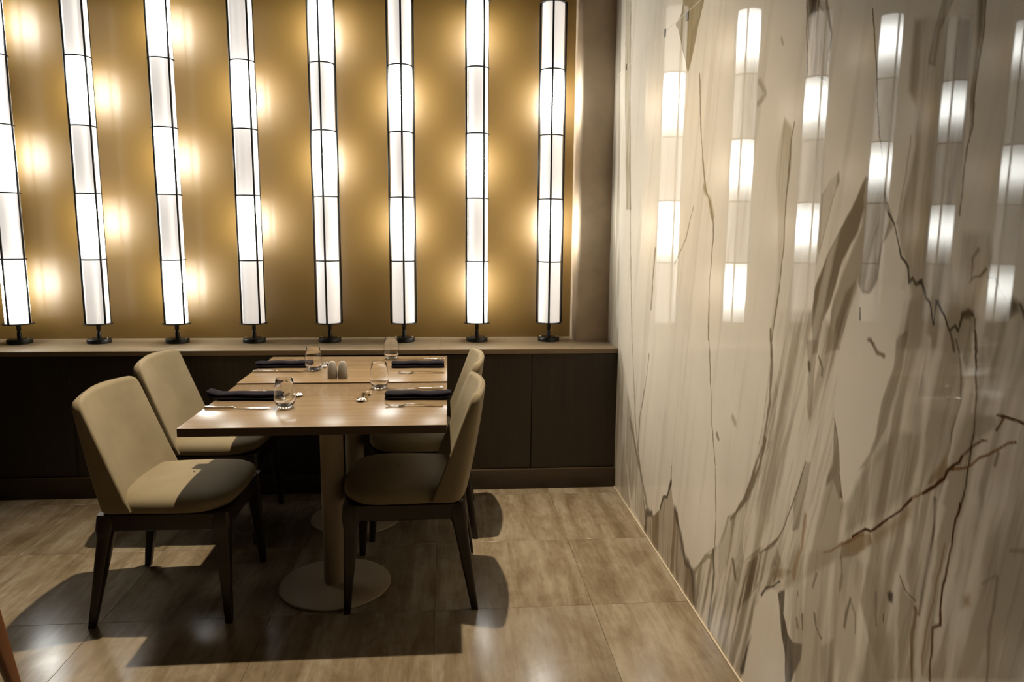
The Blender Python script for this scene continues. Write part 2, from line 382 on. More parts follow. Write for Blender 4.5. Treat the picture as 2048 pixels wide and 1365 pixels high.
 (1,[(-2765,1315),(-2777,1293),(-2785,1262)],'INK',0.6,5.0,1.0,4),
 (1,[(-2602,1915),(-2615,1829),(-2618,1788),(-2616,1738),(-2610,1693),(-2610,1612),(-2604,1561),(-2602,1490),(-2600,1459)],'DARK',0.6,4.0,1.0,4),
 (0,[(-2587,1920),(-2613,1830),(-2618,1783),(-2616,1730),(-2609,1681),(-2610,1604),(-2605,1604),(-2599,1683),(-2602,1750)],'GREY2',0.8,6,0.6,(0,1)),
 (0,[(-2486,1912),(-2497,1864),(-2480,1810),(-2473,1757),(-2492,1748),(-2498,1810),(-2529,1855),(-2523,1900)],'GREY2',0.6,6,0.7,(0,1)),
 (1,[(-2438,1620),(-2433,1547),(-2414,1447)],'GREY2',0.35,5.0,2,4),
 (1,[(-2675,1258),(-2690,1152),(-2694,1097),(-2692,1037),(-2682,951),(-2667,864)],'DARK',0.9,4.0,1.0,4),
 (1,[(-2678,941),(-2673,898),(-2664,836),(-2660,791),(-2658,725),(-2659,688)],'RUSTD',0.9,5.0,1.0,4),
 (1,[(-2659,688),(-2642,672),(-2644,634),(-2644,578),(-2646,561)],'RUSTD',0.7,5.0,1.0,4),
 (1,[(-2623,1234),(-2640,1210),(-2656,1126),(-2639,1057),(-2633,984),(-2622,922),(-2616,841)],'DARK',0.55,4.0,1.5,4),
 (1,[(-2614,921),(-2618,891),(-2614,813),(-2602,729),(-2597,675)],'DARK',0.6,7.0,2,4),
 (1,[(-2584,679),(-2589,670),(-2585,613),(-2597,528)],'RUSTD',0.5,7.5,2,4),
 (1,[(-2648,847),(-2642,782),(-2633,711),(-2622,646),(-2622,563)],'RUST',0.4,4.5,1.5,4),
 (1,[(-2644,1210),(-2665,1160),(-2660,1126),(-2647,1059),(-2636,991)],'BASE',0.6,11.0,2,4),
 (1,[(-2636,968),(-2624,908),(-2624,845)],'BASE',0.65,12.0,2,4),
 (1,[(-2634,913),(-2621,816),(-2610,699),(-2606,611),(-2613,538)],'BASE',0.6,14.0,2,4),
 (1,[(-2662,853),(-2653,787),(-2647,692)],'BASE',0.5,7.5,2,4),
 (1,[(-2552,1223),(-2560,1123),(-2560,1049),(-2555,958),(-2548,909),(-2544,809)],'BASE',0.55,17.0,2,4),
 (1,[(-2546,884),(-2539,778),(-2541,732),(-2559,700)],'BASE',0.55,13.5,2,4),
 (1,[(-2520,722),(-2532,626),(-2548,495)],'BASE',0.45,14.0,2,4),
 (1,[(-2713,959),(-2705,829),(-2696,719),(-2696,594)],'BASE',0.5,20.5,2,4),
 (1,[(-2701,1246),(-2714,1157)],'BASE',0.35,13.0,2,4),
 (1,[(-2668,1251),(-2686,1138),(-2685,1111)],'BASE',0.5,6.0,2,4),
 (1,[(-2529,726),(-2550,702),(-2582,695)],'DARK',0.5,4.0,1.0,4),
 (1,[(-2783,852),(-2782,793),(-2780,742),(-2787,654)],'GREY2',0.6,5.5,2,4),
 (1,[(-2750,821),(-2777,849)],'GREY2',0.5,3.5,1.0,4),
 (0,[(-2709,774),(-2724,787),(-2731,767),(-2712,752)],'RUST',0.45,9,0.3,(0,1)),
 (1,[(-2805,906),(-2832,918)],'GREY2',0.5,5.0,2,4),
 (0,[(-2303,655),(-2310,692),(-2381,750),(-2415,771),(-2429,749),(-2368,692)],'RUSTF',0.8,5,0.4,(0,1)),
 (0,[(-2426,772),(-2545,889),(-2558,917),(-2550,857),(-2486,795),(-2443,755)],'RUSTF',0.55,12,0.8,(0,1)),
 (0,[(-2598,969),(-2633,1018),(-2639,986),(-2631,969),(-2589,942)],'RUSTF',0.8,5,0.4,(0,1)),
 (1,[(-2348,728),(-2396,767),(-2418,773),(-2457,812),(-2516,866),(-2545,896)],'RUSTD',0.95,6.5,1.0,4),
 (1,[(-2545,896),(-2583,922)],'RUST',0.6,4.5,1.0,4),
 (1,[(-2579,918),(-2606,943),(-2631,972),(-2637,986),(-2665,1012),(-2671,1025)],'RUSTD',0.95,6.0,1.0,4),
 (1,[(-2671,1025),(-2694,1049),(-2713,1068),(-2723,1071)],'RUSTD',0.6,3.5,1.0,4),
 (1,[(-2648,992),(-2695,1016),(-2717,1037),(-2749,1060),(-2778,1082),(-2793,1089)],'RUST',0.8,4.0,1.0,4),
 (1,[(-2743,1122),(-2759,1125),(-2801,1126),(-2821,1126)],'RUSTD',0.9,4.0,1.0,4),
 (1,[(-2760,1122),(-2751,1105),(-2745,1095)],'RUSTD',0.8,3.5,1.0,4),
 (0,[(-2693,1107),(-2742,1120),(-2745,1100),(-2706,1066),(-2694,1076)],'GREY',0.7,4,0.2,(0,1)),
 (1,[(-2391,754),(-2299,684),(-2231,635)],'RUST',0.5,8.0,1.0,4),
 (0,[(-1963,456),(-2035,502),(-2077,512),(-2029,467),(-1977,436)],'RUSTF',0.7,6,0.7,(0,1)),
 (1,[(-2131,692),(-2124,605),(-2103,545),(-2088,507)],'RUST',0.45,16.5,2,4),
 (0,[(-2729,1054),(-2796,1070),(-2799,1026),(-2744,1001)],'RUSTF',0.3,14,0.8,(0,1)),
 (1,[(-2756,1057),(-2752,1035)],'DARK',0.45,5.5,2,4),
 (0,[(-615,-24),(-643,7),(-661,112),(-734,132),(-777,141),(-867,211),(-899,273),(-960,304),(-1000,382),(-1027,329),(-1062,288),(-1109,291),(-1141,221),(-1220,136),(-1274,140),(-1318,124),(-1343,14),(-1231,-101),(-594,-235)],'DARK2',0.85,3,0.55,(0,1)),
 (1,[(-643,7),(-652,108),(-739,139)],'INK',0.7,31.5,1.5,4),
 (1,[(-867,211),(-904,278),(-960,305),(-1004,387)],'INK',0.8,17.0,1.0,4),
 (1,[(-1074,289),(-1141,221),(-1220,136),(-1274,140),(-1322,126),(-1346,23)],'INK',0.7,28.0,2,4),
 (1,[(-1004,387),(-1001,452)],'GREY2',0.5,12.5,1.0,4),
 (0,[(-1327,129),(-1427,255),(-1509,320),(-1556,354),(-1620,478),(-1689,530),(-1764,601),(-1743,456),(-1766,389),(-1873,486),(-1973,547),(-2024,507),(-1989,436),(-1905,348),(-1863,279),(-1832,118),(-1806,0),(-1880,-32),(-1570,-251),(-1342,21)],'GREY2',0.7,6,1,(-0.27,0.96)),
 (0,[(-1620,478),(-1684,510),(-1673,426),(-1641,323),(-1573,225),(-1560,323)],'GREY2',0.6,5,0.8,(-0.27,0.96)),
 (0,[(-1793,396),(-1830,425),(-1887,475),(-1953,527),(-1982,487),(-1919,423),(-1833,310),(-1735,196),(-1717,223),(-1762,321)],'DARK',0.65,6,1,(-0.27,0.96)),
 (1,[(-1510,314),(-1530,230),(-1516,142),(-1497,22)],'INK',0.6,14.5,1.5,4),
 (1,[(-1335,147),(-1446,257),(-1504,291)],'GREY2',0.6,18.5,1.0,4),
 (1,[(-1683,356),(-1712,308)],'DARK',0.6,19.5,2,4),
 (1,[(-1802,32),(-1823,88),(-1850,183)],'INK',0.85,20.5,1.5,4),
 (0,[(-1905,348),(-1970,407),(-1998,413),(-2015,374),(-2051,313),(-2079,271),(-2103,179),(-1803,-24),(-1832,118),(-1863,279)],'BASE',0.85,3,0.1,(0,1)),
 (1,[(-1905,348),(-1931,384),(-1980,418),(-2015,449)],'INK',0.7,7.5,1.0,4),
 (0,[(-2008,411),(-2045,442),(-2047,371),(-2078,329),(-2110,324),(-2160,347),(-2159,300),(-2129,242),(-2099,174),(-2088,166),(-2070,264),(-2045,301)],'INK',0.8,3,0.35,(0,1)),
 (1,[(-2123,398),(-2129,382)],'INK',0.6,13.0,1.5,4),
 (1,[(-2152,426),(-2154,389)],'INK',0.6,9.5,1.5,4),
 (1,[(-2209,458),(-2223,429),(-2252,417)],'INK',0.65,9.0,1.5,4),
 (1,[(-2116,475),(-2119,465)],'INK',0.6,8.0,1.0,4),
 (1,[(-2207,566),(-2192,523)],'INK',0.5,7.5,1.0,4),
 (1,[(-2363,584),(-2352,544),(-2349,502)],'INK',0.65,7.5,1.5,4),
 (1,[(-2364,578),(-2387,557),(-2393,514)],'INK',0.4,7.0,2,4),
 (1,[(-2309,658),(-2320,622),(-2314,579)],'DARK',0.5,8.0,2,4),
 (1,[(-2457,644),(-2466,577)],'INK',0.5,8.5,2,4),
 (1,[(-2487,613),(-2489,599)],'INK',0.75,5.5,1.0,4),
 (0,[(-2493,666),(-2503,677),(-2515,677),(-2514,655),(-2500,651)],'INK',0.7,4,0.2,(0,1)),
 (0,[(-2251,395),(-2308,447),(-2320,323),(-2261,283)],'GREY2',0.6,8,0.7,(0,1)),
 (0,[(-2418,529),(-2516,587),(-2529,465),(-2411,386)],'GREY2',0.35,12,0.9,(0,1)),
 (0,[(-2033,539),(-2321,698),(-2464,693),(-2551,457),(-2144,174)],'GREY',0.45,12,1,(0,1)),
]
# ------------------------------------------------------------------ marble: veins painted into the slab's own colour
PAL = {'BASE': (216, 206, 190), 'GREY': (150, 137, 117), 'GREY2': (114, 101, 82), 'OLIVE': (144, 130, 100), 'DARK': (76, 63, 46), 'DARK2': (107, 90, 69),
       'INK': (49, 42, 34), 'RUST': (103, 63, 30), 'RUSTD': (61, 32, 12), 'RUSTF': (133, 110, 81)}
_rng = np.random.RandomState(7)
_LAT = _rng.rand(256, 256)
def vnoise(x, y, seed=0):
    x = x + seed * 17.31; y = y + seed * 9.73
    xi = np.floor(x).astype(int); yi = np.floor(y).astype(int)
    fx = x - xi; fy = y - yi
    fx = fx * fx * (3 - 2 * fx); fy = fy * fy * (3 - 2 * fy)
    a = _LAT[xi % 256, yi % 256]; b_ = _LAT[(xi + 1) % 256, yi % 256]; c = _LAT[xi % 256, (yi + 1) % 256]; d = _LAT[(xi + 1) % 256, (yi + 1) % 256]
    return (a * (1 - fx) + b_ * fx) * (1 - fy) + (c * (1 - fx) + d * fx) * fy
def fbm(x, y, seed=0, o=4):
    s = 0; a = 0.5; t = 0
    for i in range(o):
        s = s + a * vnoise(x * 2 ** i, y * 2 ** i, seed + i * 3); t += a; a *= 0.55
    return s / t
def sstep(e0, e1, x):
    t = np.clip((x - e0) / (e1 - e0), 0, 1)
    return t * t * (3 - 2 * t)
def seg_dist(px, py, a, b_):
    dx, dy = b_[0] - a[0], b_[1] - a[1]
    t = np.clip(((px - a[0]) * dx + (py - a[1]) * dy) / max(dx * dx + dy * dy, 1e-6), 0, 1)
    return np.hypot(px - a[0] - t * dx, py - a[1] - t * dy)

def marble_colour(Y, Z, detail=True):
    """sRGB 0..1 colour for wall coordinates Y, Z in millimetres"""
    base = np.array(PAL['BASE']) / 255.0
    col = np.empty(Y.shape + (3,)); col[:] = base
    n = fbm(Y / 260, Z / 420, 1)[..., None] - 0.5
    col *= 1 + 0.10 * n
    wy = (fbm(Y / 55, Z / 80, 5, 4) - 0.5) * 13 + (fbm(Y / 30, Z / 34, 9, 2) - 0.5) * 6
    wz = (fbm(Y / 60, Z / 90, 13, 3) - 0.5) * 16
    st = sstep(0.52, 0.8, fbm(Y / 40 + Z / 260, Z / 700, 21, 4))[..., None]
    col = col * (1 - 0.12 * st) + np.array(PAL['GREY2']) / 255.0 * 0.12 * st
    if not detail:
        s2 = sstep(0.42, 0.62, fbm(Y / 90 + Z / 300, Z / 900, 31, 5))[..., None]
        return np.clip(col * (1 - 0.7 * s2) + np.array(PAL['GREY']) / 255.0 * 0.7 * s2, 0, 1)
    Yw, Zw = Y + wy * 0.55, Z + wz * 0.55
    def blend(sl, c, al):
        al = al[..., None]
        col[sl] = col[sl] * (1 - al) + np.array(PAL[c]) / 255.0 * al
    ys, zs = Y[0, :], Z[:, 0]
    def window(pts, pad):
        p = np.array(pts); y0, y1 = p[:, 0].min() - pad, p[:, 0].max() + pad; z0, z1 = p[:, 1].min() - pad, p[:, 1].max() + pad
        i0, i1 = np.searchsorted(ys, [y0, y1]); j0, j1 = np.searchsorted(zs, [z0, z1])
        return (slice(j0, j1), slice(i0, i1)) if i1 > i0 and j1 > j0 else None
    def do_poly(pts, c, al, edge, streak, d):
        sl = window(pts, 40)
        if sl is None: return
        py, pz = Yw[sl], Zw[sl]
        inside = np.zeros(py.shape, bool); dist = np.full(py.shape, 1e9)
        for a, b_ in zip(pts, pts[1:] + pts[:1]):
            dist = np.minimum(dist, seg_dist(py, pz, a, b_))
            if a[1] != b_[1]:
                cr = ((a[1] > pz) != (b_[1] > pz)) & (py < (b_[0] - a[0]) * (pz - a[1]) / (b_[1] - a[1]) + a[0])
                inside ^= cr
        sd = np.where(inside, dist, -dist)
        m_ = sstep(-edge, edge * 1.5, sd)
        ac = py * d[1] - pz * d[0]; lo = py * d[0] + pz * d[1]
        nz_ = 0.45 * fbm(ac / 60, lo / 520, 41, 3) + 0.35 * fbm(ac / 26, lo / 330, 47, 3) + 0.2 * fbm(ac / 110, lo / 700, 51, 2)
        k = sstep(0.41, 0.57, nz_)
        blend(sl, c, np.clip(al * m_ * ((1 - streak) + streak * (0.12 + 0.95 * k)), 0, 1))
        rim = (1 - sstep(1.0, 5.0, np.abs(sd - 1.5))) * sstep(0.45, 0.62, fbm(py / 70, pz / 90, 57, 3))
        if c != 'BASE' and edge < 7: blend(sl, 'DARK', 0.32 * al * rim)
        fine = sstep(0.55, 0.66, fbm(ac / 15, lo / 260, 61, 3))
        blend(sl, 'DARK' if c in ('GREY', 'GREY2', 'DARK2') else c, 0.2 * al * streak * m_ * fine)
    def do_line(pts, c, al, w, soft, jit):
        sl = window(pts, 40)
        if sl is None: return
        k = jit / 4 * 0.75
        py, pz = Y[sl] + wy[sl] * k, Z[sl] + wz[sl] * k
        dist = np.full(py.shape, 1e9)
        for a, b_ in zip(pts, pts[1:]): dist = np.minimum(dist, seg_dist(py, pz, a, b_))
        hw = w * (0.05 + 0.85 * fbm(py / 40, pz / 60, 71, 3))
        eff = np.maximum(hw, 2.3)
        blend(sl, c, np.clip(al * np.minimum(1, hw / eff + 0.25) * (1 - sstep(eff * 0.45 / soft, eff * (0.9 + 0.5 * soft), dist)), 0, 1))
    for v in VEINS:
        (do_line if v[0] else do_poly)(*v[1:])
    return np.clip(col, 0, 1)

m, N, L, b = new_mat('polished veined marble', (0.6, 0.5, 0.4), 0.02, 0.2); M['marble'] = m
at = N.new('ShaderNodeAttribute'); at.attribute_name = 'vein_colour'
L.new(at.outputs['Color'], b.inputs['Base Color'])

def marble_slab(y0, y1, z0, z1, step, parent, detail, near=None):
    ny, nz_ = max(2, int(round((y1 - y0) / step)) + 1), max(2, int(round((z1 - z0) / step)) + 1)
    ys = np.linspace(y0, y1, ny); zs = np.linspace(z0, z1, nz_)
    if near:                                             # finer where the slab comes close to the guests
        ys = np.concatenate([np.arange(y0, near, 0.0025), np.linspace(near, y1, int((y1 - near) / step) + 1)]); ny = len(ys)
    Y, Z = np.meshgrid(ys, zs)
    c = marble_colour(Y * 1000, Z * 1000, detail)
    lin = np.where(c <= 0.04045, c / 12.92, ((c + 0.055) / 1.055) ** 2.4)
    nv = ny * nz_
    co = np.zeros((nv + 8, 3)); co[:nv, 1] = Y.ravel(); co[:nv, 2] = Z.ravel()
    idx = np.arange(nv).reshape(nz_, ny)
    q = np.stack([idx[:-1, :-1], idx[1:, :-1], idx[1:, 1:], idx[:-1, 1:]], -1).reshape(-1, 4)   # faces -x
    # slab thickness behind the polished face
    c0 = nv
    co[c0:] = [(x, y, z) for x in (0.0, 0.02) for y, z in ((y0, z0), (y1, z0), (y1, z1), (y0, z1))]
    side = np.array([[c0, c0 + 1, c0 + 5, c0 + 4], [c0 + 1, c0 + 2, c0 + 6, c0 + 5], [c0 + 2, c0 + 3, c0 + 7, c0 + 6], [c0 + 3, c0, c0 + 4, c0 + 7], [c0 + 4, c0 + 5, c0 + 6, c0 + 7]])
    q = np.concatenate([q, side])
    me = bpy.data.meshes.new('marble_slab')
    me.vertices.add(len(co)); me.vertices.foreach_set('co', co.ravel().astype(np.float32))
    me.loops.add(q.size); me.loops.foreach_set('vertex_index', q.ravel().astype(np.int32))
    me.polygons.add(len(q)); me.polygons.foreach_set('loop_start', np.arange(0, q.size, 4, dtype=np.int32))
    me.update(calc_edges=True)
    a = me.attributes.new('vein_colour', 'FLOAT_COLOR', 'POINT')
    rgba = np.ones((len(co), 4), np.float32); rgba[:nv, :3] = lin.reshape(-1, 3); rgba[nv:, :3] = 0.5
    a.data.foreach_set('color', rgba.ravel())
    me.materials.append(M['marble'])
    o = bpy.data.objects.new('marble_slab', me); COL.objects.link(o); o.parent = parent
    return o

wall_right = struct(box('wall_right', (0.021, -6.5, 0), (0.25, 0.6, 4.4), M['room']))
marble_slab(-3.30, 0.30, 0.0, 2.2735, 0.003, wall_right, True, -1.6)
marble_slab(-3.30, 0.30, 2.2765, 4.4, 0.008, wall_right, True)
marble_slab(-6.5, -3.303, 0.0, 2.2735, 0.02, wall_right, False)
marble_slab(-6.5, -3.303, 2.2765, 4.4, 0.02, wall_right, False)
box('joint_filler', (0.0006, -6.5, 2.2735), (0.004, 0.30, 2.2765), M['sealant'], wall_right)
for y, z in ((0.02, 2.275), (-0.662, 2.272), (-0.965, 2.258)):
    box('joint_clip', (-0.002, y - 0.011, z - 0.016), (0.003, y + 0.011, z + 0.016), M['clip'], wall_right, 0.0008, 1)
struct(box('baseboard_right', (-0.007, -6.5, 0), (0.0, -0.001, 0.005), M['sealant'], bev=0.002))

# ------------------------------------------------------------------ floor of vein-cut travertine tiles
floor = struct(box('floor', (-6.0, -6.5, -0.05), (0.02, 0.6, -0.004), M['grout']))
xe = [0.0, -0.382]
while xe[-1] > -5.9: xe.append(max(-6.0, xe[-1] - 0.607))
ye = [0.04, -0.086]
while ye[-1] > -6.4: ye.append(max(-6.5, ye[-1] - 0.601))
tiles = {}
for i in range(len(xe) - 1):
    for j in range(len(ye) - 1):
        w, d = round(xe[i] - xe[i + 1], 3), round(ye[j] - ye[j + 1], 3)
        if w < 0.01 or d < 0.01: continue
        loc = ((xe[i] + xe[i + 1]) / 2, (ye[j] + ye[j + 1]) / 2, 0)
        if (w, d) not in tiles:
            tiles[(w, d)] = box('tile', (-w / 2 + .0005, -d / 2 + .0005, -0.012), (w / 2 - .0005, d / 2 - .0005, 0.0), M['travertine'], floor, 0.0007, 1, loc=loc)
        else:
            t = tiles[(w, d)].copy(); COL.objects.link(t); t.location = loc

# ------------------------------------------------------------------ back wall, pilaster, the rest of the shell and an added spot blocker
struct(box('wall_back', (-6.0, 0.4784, 0), (0.02, 0.65, 4.4), M['gold']))
struct(box('wall_left', (-6.2, -6.5, 0), (-6.0, 0.65, 4.4), M['room']))
struct(box('wall_front', (-6.2, -6.7, 0), (0.25, -6.5, 4.4), M['room']))
struct(box('spot_blocker', (-6.0, -0.44, 3.3), (0.0, 0.4784, 4.4), M['ceiling'], bev=0.004))  # unseen bulkhead, added to keep the ceiling spot off the gold wall
struct(box('ceiling', (-6.2, -6.7, 4.4), (0.25, 0.65, 4.5), M['ceiling']))
bm = bmesh.new()
def pil(z): 
    r = 0.022; pts = [(0.0, 0.4784, z), (-0.192, 0.4784, z)]
    for k in range(7):
        a = PI + (PI / 2) * k / 6
        pts.append((-0.192 + r + r * math.cos(a), 0.285 + r + r * math.sin(a), z))
    return pts + [(0.0, 0.285, z)]
loft(bm, [pil(0.7904), pil(4.4)])
struct(bobj('trim_1', bm, M['plaster'], smooth=True, angle=50))

# ------------------------------------------------------------------ cabinets, plinth and oak ledge under the lamps
struct(box('baseboard_back', (-6.0, 0.0, 0.0), (0.0, 0.06, 0.112), M['plinth'], bev=0.002))
CX = [0.0, -0.477, -1.081, -1.685, -2.289, -2.893, -3.497]
CL = ['smoked oak cabinet front beside the veined marble wall', 'smoked oak cabinet front behind the two right-hand chairs',
      'smoked oak cabinet front behind the far end of the tables', 'smoked oak cabinet front between the far left chair and the table pedestals',
      'smoked oak cabinet front behind the backrests of the two left chairs', 'smoked oak cabinet front below the leftmost lamp at the picture edge']
for i in range(6):
    t = thing('cabinet', CL[i], 'cabinet', ((CX[i] + CX[i + 1]) / 2, 0.02, 0.112), 0, 'cabinets under the lamp ledge')
    w = (CX[i] - CX[i + 1]) / 2
    box('body', (-w, 0.02, 0), (w, 0.44, 0.65), M['plinth'], t)
    box('door', (-w + .0015, 0, 0.003), (w - .0015, 0.019, 0.648), M['cabinet'], t, 0.0012, 1)
struct(box('trim_2', (-6.0, 0.02, 0.112), (-3.499, 0.46, 0.762), M['cabinet']))
led = thing('counter', 'pale oak ledge top carrying the row of lamps along the gold wall', 'counter', (-2.0, 0.24, 0.764))
BX = [0.0, -0.25, -0.98, -1.71, -2.44, -3.17, -3.9, -4.63, -5.36, -6.0]
for a, c in zip(BX, BX[1:]):
    box('board', (c + 2.0 + .0004, -0.222, 0.0), (a + 2.0 - .0004, 0.2384, 0.0264), M['ledge_oak'], led, 0.0012, 1)
box('front_edge', (-4.0, -0.2255, 0.0), (2.0, -0.2225, 0.0245), M['ledge_edge'], led)

# ------------------------------------------------------------------ lamps
def add_shade_mesh():
    bm = bmesh.new()
    R = 0.0615; h = 0.3528
    add_lathe(bm, [(R - .004, .0015), (R, .004), (R, h - .004), (R - .004, h - .0015)], 40)
    return bm
lamp_meshes = {}
def lamp(x, theta, lit, label):
    root = thing('column_lamp', label, 'lamp', (x, 0.3135, 0.7904), theta, 'column lamps along the gold wall')
    H0, RS = 0.109, 0.3528
    if not lamp_meshes:
        bm = bmesh.new(); add_lathe(bm, [(.060, 0), (.063, .002), (.063, .021), (.060, .024), (.02, .0245)], 40)
        lamp_meshes['base'] = bobj('base', bm, M['iron'], root, True, angle=45)
        bm = bmesh.new(); add_lathe(bm, [(.0115, .0), (.0115, .034), (.0085, .038), (.006, .041), (.0085, .044), (.0115, .048), (.0115, .0848)], 20)
        lamp_meshes['stem'] = bobj('stem', bm, M['iron'], root, True, loc=(0, 0, .0242), angle=45)
        for sx in (-1, 1):
            bm = bmesh.new(); add_lathe(bm, [(.005, 0), (.005, .003), (.003, .006)], 12)
            lamp_meshes['screw%d' % sx] = bobj('screw', bm, M['brass'], root, True, loc=(0, 0, .0242), angle=45)
        for k in range(6):
            bm = bmesh.new()
            if k in (0, 5):
                add_lathe(bm, [(.076, -.003), (.077, 0), (.076, .003)], 40)
                nm = 'end_plate'
            else:
                add_torus(bm, 0.0655, 0.0038, 0.0); nm = 'ring'
            lamp_meshes['ring%d' % k] = bobj(nm, bm, M['iron'], root, True, loc=(0, 0, H0 + k * RS), angle=45)
        for k in range(4):
            bm = bmesh.new(); a = k * PI / 2
            add_tube(bm, [(.0705 * math.cos(a), .0705 * math.sin(a), H0), (.0705 * math.cos(a), .0705 * math.sin(a), H0 + 5 * RS)], .0056, 8)
            lamp_meshes['rod%d' % k] = bobj('rod', bm, M['iron'], root, True)
        bm = bmesh.new(); add_lathe(bm, [(.0115, 0), (.0115, .09), (.03, .095), (.03, .115)], 20)
        lamp_meshes['finial'] = bobj('finial', bm, M['iron'], root, True, loc=(0, 0, H0 + 5 * RS + .003), angle=45)
        for k in ('lit', 'dim', 'dim_bottom', 'dim_top'):
            me = bpy.data.meshes.new('shade'); bm = add_shade_mesh()
            bmesh.ops.recalc_face_normals(bm, faces=bm.faces); bm.to_mesh(me); bm.free()
            me.materials.append(M['lamp_' + k]); me.polygons.foreach_set('use_smooth', [True] * len(me.polygons)); me.set_sharp_from_angle(angle=0.7)
            lamp_meshes['shade_' + k] = me
    else:
        for k, v in list(lamp_meshes.items()):
            if k.startswith('shade'): continue
            c = v.copy(); COL.objects.link(c); c.parent = root
            if k.startswith('screw'): lamp_meshes['_s' + k[5:]] = c
    for k in ('-1', '1'):
        s = lamp_meshes.pop('_s' + k, None) or lamp_meshes['screw' + k]
        a = -theta + (PI if k == '-1' else 0) - 0.15
        s.location = (.047 * math.cos(a), .047 * math.sin(a), .0242)
    for k in range(5):                                   # k counts sections from the bottom
        kind = 'lit' if (5 - k) in lit else ('dim_bottom' if k == 0 else 'dim_top' if k == 4 else 'dim')
        o = bpy.data.objects.new('shade_section', lamp_meshes['shade_' + kind]); COL.objects.link(o)
        o.parent = root; o.location = (0, 0, H0 + k * RS)
        if kind == 'lit': o['label'] = 'brightly lit shade section'
ORD = ['leftmost', 'second', 'third', 'fourth', 'fifth', 'sixth', 'seventh', 'last']
TH = [-39, 30, 34, 28, -11, 3, 32, 0]
LITS = [(1, 3, 5), (2, 4), (1, 3, 5), (2, 4), (1, 3), (2, 4), (1, 3, 5), (2, 4)]
LL = ['tall white column lamp cut by the left picture edge, leftmost of the row',
      'tall white column lamp second from the left, second and fourth sections lit',
      'tall white column lamp third from the left, above the far left chair',
      'tall white column lamp fourth from the left, its bottom section dim',
      'tall white column lamp behind the table centre, its two lowest sections unlit',
      'tall white column lamp behind the tumbler at the far right place setting',
      'tall white column lamp second from the right, bottom section brightly lit',
      'tall white column lamp nearest the marble wall, rightmost of the row']
for i in range(8):
    x = -0.3465 - 0.4204 * (7 - i)
    va = math.atan2(-3.8737 - 0.3135, -0.9326 - x)      # direction from the lamp towards the room's middle
    lamp(x, va + math.radians(TH[i]), LITS[i], LL[i])
# ------------------------------------------------------------------ two pedestal tables pushed together
def table(y0, y1, label, T):
    x0, x1 = -1.848, -0.939
    cx, cy = (x0 + x1) / 2, (y0 + y1) / 2
    hx, hy = (x1 - x0) / 2, (y1 - y0) / 2
    t = thing('dining_table', label, 'table', (cx, cy, 0), 0, 'tables pushed together')
    box('table_top', (-hx, -hy, T - .0035), (hx, hy, T), M['table_top'], t, 0.0012, 2)
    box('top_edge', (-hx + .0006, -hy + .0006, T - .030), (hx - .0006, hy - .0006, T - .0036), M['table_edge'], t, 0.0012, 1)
    box('mounting_plate', (-.2, -.2, T - .040), (.2, .2, T - .0302), M['taupe'], t, 0.002, 1)
    bm = bmesh.new(); add_lathe(bm, [(.045, .017), (.045, T - .0402)], 40); bobj('column', bm, M['taupe'], t, True, angle=40)
    bm = bmesh.new(); add_lathe(bm, [(.219, 0), (.222, .004), (.22, .009), (.213, .012), (.12, .0155), (.0452, .0172)], 64); bobj('base', bm, M['taupe'], t, True, angle=40)
    return t
table(-1.408, -0.6950, 'lacquered oak pedestal table nearer the camera with two place settings', 0.757)
table(-0.6946, -0.0286, 'lacquered oak pedestal table against the cabinets with two shakers on it', 0.763)

